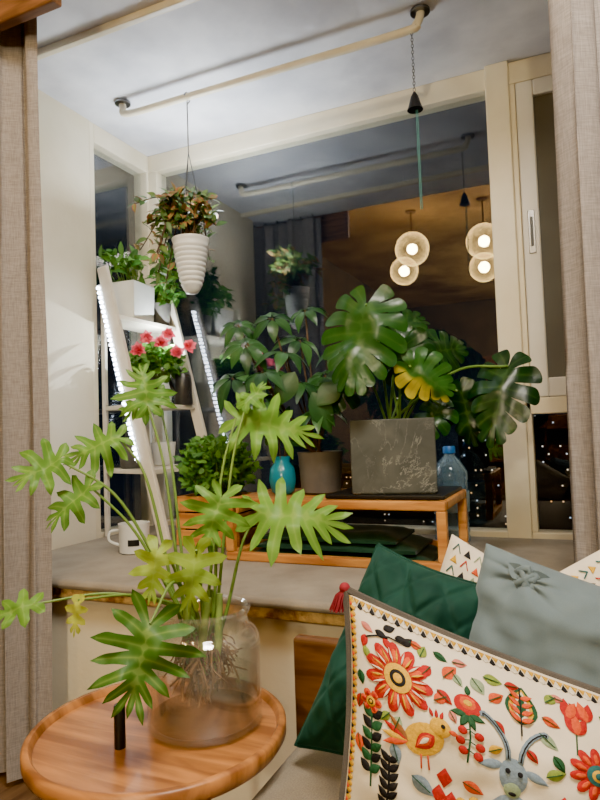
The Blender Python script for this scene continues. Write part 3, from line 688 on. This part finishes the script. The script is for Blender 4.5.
mk('foliage',g,LM,e,sharp=180);mk('stems',gs,STEM,e);mk('roots',gr,mat('roots',rgb(140,108,70),rgb(86,62,38),.8,30),e)
# ---------------------------------------------------------------- sofa
e=thing('sofa','wood-framed sofa with grey beige fabric seat','sofa',(.2,.85,0))
mk('seat_cushion',G().box(-.50,.95,.25,1.17,.28,.44),SOFAF,e,bevel=.03)
mk('frame',G().box(-.48,.93,.27,1.15,.20,.28),SOFAW,e,smooth=False,bevel=.008)
mk('backboard',G().box(-.56,.95,1.175,1.205,.2,.575),SOFAW,e,smooth=False,bevel=.008)
for x in(-.44,.87):
    for y in(.32,1.08): mk('leg',G().box(x,x+.05,y,y+.05,0,.2),SOFAW,e,smooth=False,bevel=.004)
# ---------------------------------------------------------------- cushions
def psurf(TL,TR,BR,BL,th,pinch=.05,pw=.5,wr=.006,seed=0,wf=5):
    TL,TR,BR,BL=map(V,(TL,TR,BR,BL))
    Nn=((TR-TL).cross(BL-TL)).normalized()
    if Nn.dot(CAM-TL)<0: Nn=-Nn
    def S(u,v,side=1,off=0):
        uu=u+pinch*(4*v*(1-v))*(1-2*u)*abs(1-2*u);vv=v+pinch*(4*u*(1-u))*(1-2*v)*abs(1-2*v)
        q=TL.lerp(TR,uu).lerp(BL.lerp(BR,uu),vv)
        s=max(0,math.sin(math.pi*u))*max(0,math.sin(math.pi*v));s=s**pw
        w=noise.noise(V((u*wf,v*wf,seed)))*wr*min(1,s*2)+noise.noise(V((u*wf*2.5,v*wf*2.5,seed+9)))*wr*.4*min(1,s*2)
        return q+Nn*side*(th/2*s+w+off)
    return S,Nn
def pgeo(S,n=48):
    g=G()
    for side in(1,-1):
        vs=[S(i/n,j/n,side) for j in range(n+1) for i in range(n+1)]
        fs=[(j*(n+1)+i,j*(n+1)+i+1,(j+1)*(n+1)+i+1,(j+1)*(n+1)+i) for j in range(n) for i in range(n)]
        g.add(vs,fs,0 if side==1 else 1)
    return g
def piping(S,r,n=40):
    pts=[S(i/n,0) for i in range(n)]+[S(1,i/n) for i in range(n)]+[S(1-i/n,1) for i in range(n)]+[S(0,1-i/n) for i in range(n+1)]
    return G().tube(pts,r,6)
cols={'red':rgb(180,32,26),'orange':rgb(216,86,40),'yellow':rgb(220,172,44),'green':rgb(36,82,52),'lime':rgb(134,154,64),'sage':rgb(146,166,134),'black':rgb(32,32,36),'blue':rgb(128,148,166),'pink':rgb(208,124,110),'cream':rgb(234,224,204),'teal':rgb(46,102,104),'brown':rgb(140,90,46)}
names=list(cols);EM=[fabric('thread_'+k,cols[k],tuple(x*.72 for x in cols[k][:3])+(1,),260,bump=.9,rough=.7,sheen=0,contrast=1.2) for k in names]
VS=1.2
def shape(cx,cy,pts,col,lay=1):
    n=len(pts);mi=names.index(col);vs=[];fs=[]
    off=.0018+lay*.0010
    cen=(sum(p[0] for p in pts)/n,sum(p[1] for p in pts)/n)
    if (cy+cen[1])*VS>.95 or cx+cen[0]>.97: return
    K=3
    cl_=lambda x:min(.99,max(.01,x))
    rings=[S(cl_(cx+cen[0]),cl_((cy+cen[1])*VS),1,off+.0006)]
    for k in range(1,K+1):
        for p in pts:
            u=cx+cen[0]+(p[0]-cen[0])*k/K;v=cy+cen[1]+(p[1]-cen[1])*k/K
            rings.append(S(cl_(u),cl_(v*VS),1,off if k<K else off-.0016))
    for i in range(n):
        j=(i+1)%n;fs.append((0,1+i,1+j))
        for k in range(K-1):
            b=1+k*n;fs.append((b+i,b+n+i,b+n+j,b+j))
    g.add(rings,fs,mi)
def ell(cx,cy,rx,ry,col,rot=0,lay=1,n=18,dx=0,dy=0):
    c,s=math.cos(rot),math.sin(rot)
    shape(cx+dx,cy+dy,[(rx*math.cos(a)*c-ry*math.sin(a)*s,rx*math.cos(a)*s+ry*math.sin(a)*c) for a in[2*math.pi*i/n for i in range(n)]],col,lay)
def leafs(cx,cy,L,W,rot,col,lay=1):
    c,s=math.cos(rot),math.sin(rot);pts=[]
    for i in range(9): t=i/8;pts.append((L*t,W/2*math.sin(math.pi*t**.8)))
    for i in range(7,0,-1): t=i/8;pts.append((L*t,-W/2*math.sin(math.pi*t**.8)))
    shape(cx,cy,[(x*c-y*s,x*s+y*c) for x,y in pts],col,lay)
def line(pts,w,col,lay=1):
    for (x0,y0),(x1,y1) in zip(pts[:-1],pts[1:]):
        dx,dy=x1-x0,y1-y0;L=math.hypot(dx,dy) or 1;nx,ny=-dy/L*w/2,dx/L*w/2;ex,ey=dx/L*w*.3,dy/L*w*.3
        shape(0,0,[(x0+nx-ex,y0+ny-ey),(x1+nx+ex,y1+ny+ey),(x1-nx+ex,y1-ny+ey),(x0-nx-ex,y0-ny-ey)],col,lay)
def flower(cx,cy,r,n,c1,c2,c3,rot=0,c4='black'):
    ell(cx,cy,r*.7,r*.7,c1,lay=1)
    for i in range(n):
        a=rot+2*math.pi*i/n
        ell(cx+r*.72*math.cos(a),cy+r*.72*math.sin(a),r*.32,r*2.1/n,c1,a,2,12)
        ell(cx+r*.64*math.cos(a),cy+r*.64*math.sin(a),r*.22,r*1.1/n,c2,a,3,10)
    ell(cx,cy,r*.42,r*.42,c3,lay=4);ell(cx,cy,r*.28,r*.28,c4,lay=5);ell(cx,cy,r*.16,r*.16,c3,lay=6)
# main embroidered cushion
CREAM=fabric('cream_cotton',rgb(232,222,202),rgb(218,207,186),600,bump=.12,contrast=.25)
DGREY=fabric('dark_grey_backing',rgb(92,86,80),rgb(70,66,62),500)
TL=C(346,590,.90);TRc=C(655,712,.80);BLc=C(338,836,.80);BRc=C(640,925,.70)
S,Nn=psurf(TL,TRc,BRc,BLc,.19,.03,.5,.010,1,4)
lo=S(.5,1)
e=thing('embroidered_cushion','cream cushion embroidered with flowers, bird and goat','cushion',(lo.x,lo.y,lo.z))
mk('cover',pgeo(S,72),[CREAM,DGREY],e)
mk('piping',piping(S,.0065),DGREY,e)
g=G()
for i in range(44):
    u=.015+i*.0222
    shape(u,.0,[(-.011,.014),(.011,.014),(0,.036)],'yellow',2)
    shape(u+.0111,.0,[(-.011,.044),(0,.020),(.011,.044),(0,.051)],'black' if i%2 else 'cream',1)
    v=.03+i*.022
    ell(.020,v,.011,.010,'yellow',lay=1);ell(.012,v+.011,.008,.008,'black' if i%2 else 'orange',lay=2)
flower(.18,.235,.115,11,'red','orange','yellow')
for i in range(22):
    a=.1+2*math.pi*i/22;leafs(.18+.05*math.cos(a),.235+.05*math.sin(a),.05,.007,a,['yellow','cream'][i%2],6)
for (u,v,r,c) in[(.10,.10,.3,'black'),(.13,.085,-.5,'black'),(.17,.10,-.2,'black'),(.13,.115,.9,'red'),(.065,.13,1.8,'red'),(.2,.115,-.9,'black'),(.05,.09,.5,'pink'),(.06,.17,1.2,'lime')]: leafs(u,v,.05,.028,r,c)
line([(.06,.14),(.10,.12),(.15,.105),(.20,.11)],.006,'black',1)
line([(.10,.62),(.095,.5),(.09,.38)],.007,'green')
for k in range(6):
    v=.40+k*.035;leafs(.093,v,.05,.03,-.7,'green' if k%2 else 'black',2);leafs(.093,v,.05,.03,math.pi+.7,'black' if k%2 else 'green',2)
flower(.085,.35,.04,6,'orange','red','yellow')
# bird: round body, upright tail, folded red wing
ell(.272,.40,.070,.052,'yellow',-.55,1);ell(.322,.342,.034,.032,'yellow',0,2);leafs(.348,.342,.034,.018,.15,'orange',3)
for k in range(4): leafs(.222,.425,.095,.026,math.pi-.35+k*.36,['orange','yellow','red','brown'][k],2)
leafs(.305,.375,.085,.050,2.35,'red',3);leafs(.298,.380,.068,.034,2.35,'orange',4);leafs(.290,.386,.048,.018,2.35,'cream',5)
ell(.330,.334,.007,.007,'black',0,5)
for k in range(3): leafs(.322-.012*k,.316,.030,.012,-1.3-.35*k,'red',2)
line([(.266,.45),(.270,.495)],.006,'orange');line([(.288,.446),(.296,.492)],.006,'orange')
# rose and berries
ell(.405,.235,.042,.036,'red');ell(.405,.228,.028,.022,'orange',0,2);ell(.405,.226,.015,.012,'yellow',0,3);leafs(.405,.2,.035,.02,-1.57,'green',2)
for r in(.2,math.pi-.2,1.1,2.0): leafs(.405,.262,.055,.024,r,'green',1)
line([(.41,.27),(.415,.34),(.41,.42)],.006,'green')
for k,(u,v) in enumerate([(.39,.32),(.44,.325),(.385,.355),(.445,.36),(.395,.385),(.44,.39)]):
    ell(u,v,.015,.014,'red',0,3);line([(.413,v-.01),(u,v)],.004,'green',2)
for (u,v,L,W,r,c) in[(.33,.17,.07,.042,-.9,'orange'),(.29,.15,.06,.036,2.2,'red'),(.30,.26,.06,.036,-.6,'orange'),(.255,.13,.05,.034,-1.2,'lime'),(.31,.22,.06,.036,.6,'red'),(.42,.13,.06,.046,.9,'sage'),(.455,.11,.06,.04,0,'lime'),(.47,.19,.06,.036,-.7,'orange'),(.485,.25,.05,.03,.9,'red'),(.62,.24,.07,.04,.6,'sage'),(.645,.12,.06,.034,-.8,'lime'),(.63,.18,.06,.034,.3,'orange'),(.19,.36,.07,.04,1.9,'sage'),(.17,.45,.07,.042,1.2,'blue'),(.35,.275,.04,.026,1.0,'pink'),(.40,.49,.07,.04,.3,'orange'),(.64,.38,.07,.04,-.5,'lime'),(.24,.53,.09,.055,.5,'blue'),(.155,.36,.05,.03,2.3,'lime'),(.47,.36,.05,.03,-.6,'yellow'),(.52,.11,.05,.03,-.2,'red'),(.22,.09,.05,.03,.2,'orange'),(.30,.09,.05,.03,.4,'green'),(.36,.10,.05,.03,-.2,'pink'),(.58,.31,.05,.03,.8,'red'),(.66,.30,.06,.036,.9,'green'),(.04,.26,.05,.03,1.3,'green'),(.045,.34,.05,.03,1.7,'red'),(.04,.47,.06,.034,1.3,'orange'),(.81,.10,.06,.036,.4,'lime'),(.85,.16,.06,.036,.9,'sage'),(.66,.09,.05,.03,0,'pink'),(.36,.14,.05,.03,.9,'sage')]: leafs(u,v,L,W,r,c);line([(u,v),(u+L*.8*math.cos(r),v+L*.8*math.sin(r))],.0035,'green',3)
for i,(L,W,c) in enumerate([(.14,.10,'green'),(.122,.078,'yellow'),(.105,.056,'cream'),(.088,.034,'green')]): leafs(.565,.235-i*.008,L,W,-1.5,c,1+i)
for k in range(4):
    for s_ in(-1,1): leafs(.565,.222-k*.026,.045,.018,-1.5+s_*1.0,'orange',5)
line([(.565,.10),(.565,.27)],.005,'black',6)
for (u,v,r) in[(.71,.15,-1.2),(.77,.14,-1.9),(.735,.20,-1.57)]:
    for q in(-.45,0,.45): leafs(u,v,.075,.036,r+q,'red' if q else 'orange',2 if q else 3)
line([(.735,.18),(.735,.27)],.005,'green')
flower(.80,.32,.09,11,'red','orange','teal',c4='yellow');flower(.93,.2,.06,8,'orange','yellow','black')
# goat
gc=(.545,.415)
ell(gc[0],gc[1],.042,.06,'blue',0,1);ell(gc[0],gc[1]+.045,.026,.028,'sage',0,2);leafs(gc[0]-.03,gc[1]-.03,.08,.032,math.pi-.3,'blue',1);leafs(gc[0]+.03,gc[1]-.03,.08,.032,.3,'blue',1)
ell(gc[0]-.018,gc[1]-.015,.008,.009,'black',0,4);ell(gc[0]+.018,gc[1]-.015,.008,.009,'black',0,4);ell(gc[0],gc[1]+.058,.012,.007,'black',0,4)
for s_ in(-1,1):
    pts=[(gc[0]+s_*(.018+.095*math.sin(t*2.2)*(t)),gc[1]-.055-.12*math.sin(t*1.9)*1.0) for t in[k/9 for k in range(10)]]
    line(pts,.017,'blue',2);line(pts,.005,'black',3)
ell(gc[0]+.01,gc[1]+.18,.085,.12,'blue',0,1)
for u,v in[(gc[0]-.02,gc[1]+.13),(gc[0]+.03,gc[1]+.16),(gc[0],gc[1]+.2)]: flower(u,v,.026,6,'cream','yellow','red')
for (u,v) in[(.345,.50),(.33,.56),(.37,.57),(.70,.46),(.74,.50),(.70,.54),(.66,.50)]: shape(u,v,[(0,-.034),(.026,0),(0,.034),(-.026,0)],'red')
line([(.16,.7),(.165,.6),(.16,.5)],.008,'black')
for k in range(6): leafs(.162,.52+k*.03,.05,.024,-.8,'black');leafs(.162,.52+k*.03,.05,.024,math.pi+.8,'black')
flower(.44,.60,.07,8,'yellow','orange','red');flower(.82,.58,.09,9,'red','pink','yellow');flower(.22,.72,.07,9,'orange','yellow','green')
flower(.9,.44,.05,7,'yellow','orange','red')
mk('embroidery',g,EM,e)
# tassel
g=G();t0=TL
for k in range(60):
    a=random.uniform(0,6.28);r=random.uniform(.003,.016)
    g.tube([t0+V((0,0,.004)),t0+V((r*math.cos(a)*.7-.006,r*math.sin(a)*.7,-.008)),t0+V((r*math.cos(a)-.012,r*math.sin(a),-.03))],.0009,4)
g.ball(t0+V((-.002,0,.003)),.008)
mk('tassel',g,mat('crimson_tassel',rgb(150,24,44),rgb(110,14,30),.8),e)
# green quilted cushion
m,t,p,o=nt('green_quilt_velvet');p.inputs['Roughness'].default_value=.8;p.inputs['Sheen Weight'].default_value=.25;p.inputs['Sheen Tint'].default_value=rgb(70,120,104);p.inputs['Specular IOR Level'].default_value=.2
n=N(t,'ShaderNodeTexNoise',Scale=14.0,Detail=4.0);t.links.new(coords(t),n.inputs['Vector']);t.links.new(ramp(t,n.outputs['Fac'],[(.3,rgb(17,48,42)),(.7,rgb(27,66,56))]),p.inputs['Base Color'])
GQ=m
TL=C(378,545,1.13);TRc=C(500,590,1.02);BLc=C(296,745,1.03);BRc=C(440,790,.92)
S0,N0=psurf(TL,TRc,BRc,BLc,.19,.03,.42,.026,3,3)
def S(u,v,side=1,off=0):
    a=abs(math.sin((u+v)*math.pi*3.5));b=abs(math.sin((u-v)*math.pi*3.5));q=min(a,b)
    cre=abs(math.sin(u*8+2*noise.noise(V((u*3,v*3,4)))))*.014*max(0,1-v*1.8)*min(1,u*(1-u)*12)*min(1,v*10)
    return S0(u,v,side,off+cre-.005*(1-min(1,q*2.2))*min(1,30*u*(1-u)*v*(1-v)*4))
lo=S0(.5,1);e=thing('velvet_cushion','dark green velvet cushion quilted in diamonds','cushion',lo)
mk('cover',pgeo(S,110),[GQ,GQ],e,sharp=180);mk('piping',piping(S0,.004),GQ,e)
# cream cushions with printed triangles
VS=1.0
for (a,b_,c_,d_,sd) in[(C(452,534,1.16),C(560,600,1.10),C(520,690,1.10),C(418,640,1.14),5),(C(618,540,1.02),C(700,640,.98),C(600,690,1.0),C(535,585,1.06),8)]:
    S,_=psurf(a,b_,c_,d_,.09,.0,.45,.004,sd)
    e=thing('patterned_cushion','off-white cushion printed with rows of small triangles','cushion',S(.5,1),group='triangle print cushions');mk('cover',pgeo(S,40),[CREAM,CREAM],e)
    g=G()
    for i in range(9):
        for j in range(9):
            u=.08+i*.1;v=.08+j*.1;c=['teal','orange','black','yellow','sage','red'][(i*2+j*3)%6];k=.034
            if (i+j)%2: shape(u,v,[(-k,k),(k,k),(0,-k)],c,1)
            else: line([(u-k,v+k),(u,v-k),(u+k,v+k)],.010,c,1)
    mk('print',g,EM,e)
# grey-blue cushion
BG=fabric('grey_blue_linen',rgb(112,128,134),rgb(92,107,114),700,bump=.12,contrast=.25)
TL=C(486,543,1.04);TRc=C(690,615,.88);BLc=C(446,680,1.0);BRc=C(650,770,.84)
S0,N0=psurf(TL,TRc,BRc,BLc,.20,.02,.5,.018,7,3)
kx,ky=.28,.15
def S(u,v,side=1,off=0):
    if side==1:
        dx,dy=u-kx,(v-ky);r=math.hypot(dx,dy);an=math.atan2(dy,dx)+.5*r
        off+= .014*(abs(math.sin(an*3.5+.8*math.sin(an*2)))-.5)*math.exp(-(r/.2)**2)*min(1,r*16)*min(1,v*9)
        off-= .014*math.exp(-(r/.05)**2)
    return S0(u,v,side,off)
e=thing('knotted_cushion','grey-blue linen cushion gathered at a fabric knot','cushion',S(.5,1));mk('cover',pgeo(S,110),[BG,BG],e,sharp=180)
g=G();kc=S(kx,ky,1,.012);xx=(TRc-TL).normalized();yy=N0.cross(xx)
for k in range(3):
    a0=k*1.05;pp_=[]
    for j in range(13):
        t_=j/12*2*math.pi;pp_.append(kc+(xx*math.cos(a0)+yy*math.sin(a0))*.016*math.sin(t_)+(-xx*math.sin(a0)+yy*math.cos(a0))*.011*math.sin(2*t_)+N0*(.005*math.cos(t_*2+k)))
    g.tube(pp_,.0055,8)
for s_ in(-1,1): simple(g,kc,xx*s_+yy*.5,N0,.038,.024,.3,rows=5,fold=.5)
mk('knot',g,BG,e)
# ---------------------------------------------------------------- room pendant lamps (real lamps, mirrored in the glass)
m,t,p,o=nt('swirled_globe_glass')
tr=N(t,'ShaderNodeBsdfTransparent',Color=(1,.97,.9,1));em=N(t,'ShaderNodeEmission',Color=rgb(255,210,130),Strength=15.0)
wv=N(t,'ShaderNodeTexNoise',Scale=9.0,Distortion=3.0,Detail=3.0);t.links.new(coords(t),wv.inputs['Vector'])
lw=N(t,'ShaderNodeLayerWeight',Blend=.5);pw=N(t,'ShaderNodeMath',operation='POWER');t.links.new(lw.outputs['Facing'],pw.inputs[0]);pw.inputs[1].default_value=1.8
wp=N(t,'ShaderNodeMath',operation='POWER');t.links.new(wv.outputs['Fac'],wp.inputs[0]);wp.inputs[1].default_value=3
ad=N(t,'ShaderNodeMath',operation='MULTIPLY_ADD');t.links.new(wp.outputs[0],ad.inputs[0]);ad.inputs[1].default_value=.9
t.links.new(pw.outputs[0],ad.inputs[2]);mu=N(t,'ShaderNodeMath',operation='MULTIPLY');mu.use_clamp=True;t.links.new(ad.outputs[0],mu.inputs[0]);mu.inputs[1].default_value=.5
ms=t.nodes.new('ShaderNodeMixShader');t.links.new(mu.outputs[0],ms.inputs[0]);t.links.new(tr.outputs[0],ms.inputs[1]);t.links.new(em.outputs[0],ms.inputs[2]);t.links.new(ms.outputs[0],o.inputs[0])
GLB=m;BULB=emis('warm_bulb',rgb(255,226,170),110)
for (pa,pb) in[((412,249),(404,271)),((484,241),(484,267))]:
    q=[]
    for px,py in(pa,pb):
        d=C(px,py,1)-CAM;t_=(5.2)/d.y;w=CAM+d*t_;q.append(V((w.x,2*WY+.01-w.y,w.z)))
    e=thing('pendant_lamp','brass pendant lamp with two swirled glass globes','lamp',(q[0].x,q[0].y,2.85),group='pendant lamps over the room')
    for k in q:
        r=.145 if k is q[0] else .12
        mk('globe',G().ball(k,r,n=28,k=18),GLB,e);mk('bulb',G().ball(k,.045,n=16,k=10),BULB,e)
    mk('stem',G().tube([(q[0].x,q[0].y,q[0].z+.14),(q[0].x,q[0].y,2.84)],.006,8),BRASS,e)
    mk('canopy',G().lathe([(.045,0),(.045,.012)],(q[0].x,q[0].y,2.838),24,capt=True),BRASS,e)
e=thing('bookcase','dark wooden bookcase against the far room wall','bookcase',(-.5,-4.4,0))
g=G().box(-1.3,.5,-4.58,-4.55,0,2.0)
for z in(0,.45,.9,1.35,1.8): g.box(-1.3,.5,-4.55,-4.25,z,z+.03)
for x in(-1.33,-.43,.47): g.box(x,x+.03,-4.55,-4.25,0,1.83)
mk('carcass',g,DARKW,e,smooth=False)
# ---------------------------------------------------------------- lights
def area(name,loc,tgt,size,power,col):
    l=bpy.data.lights.new(name,'AREA');l.size=size;l.energy=power;l.color=col;o=bpy.data.objects.new(name,l);o.location=loc
    o.rotation_euler=(V(tgt)-V(loc)).to_track_quat('-Z','Y').to_euler();bpy.context.scene.collection.objects.link(o);return o
area('ceiling_fill_light',(.1,.35,2.78),(-.4,1.3,.5),.6,72,(1,.92,.81))  # unseen soft area fill added near the ceiling, above the sofa
area('shelf_uplight',(-1.42,2.15,1.86),(-1.3,2.1,2.36),.3,8.5,(.88,.94,1))
def point(name,loc,p,col,r=.03):
    l=bpy.data.lights.new(name,'POINT');l.energy=p;l.color=col;l.shadow_soft_size=r;o=bpy.data.objects.new(name,l);o.location=loc;bpy.context.scene.collection.objects.link(o)
point('shelf_grow_light',(-1.60,2.2,1.40),6,(.86,.93,1),0)
point('back_room_fill',(.3,-2.6,2.1),190,(1,.84,.54),.1)  # unseen warm fill added behind the camera to brighten the mirrored ceiling
w=bpy.data.worlds.new('night');bpy.context.scene.world=w;w.use_nodes=True
w.node_tree.nodes['Background'].inputs[0].default_value=(.006,.009,.014,1);w.node_tree.nodes['Background'].inputs[1].default_value=1
# ---------------------------------------------------------------- camera
c=bpy.data.cameras.new('camera');c.sensor_fit='VERTICAL';c.sensor_height=36;c.sensor_width=27;c.lens=F/800*36;c.clip_start=.02;c.clip_end=300
o=bpy.data.objects.new('camera',c);M=R.to_4x4();M.translation=CAM;o.matrix_world=M;bpy.context.scene.collection.objects.link(o);bpy.context.scene.camera=o
vs_=bpy.context.scene.view_settings
vs_.view_transform='AgX';vs_.look='AgX - Punchy';vs_.exposure=1.05
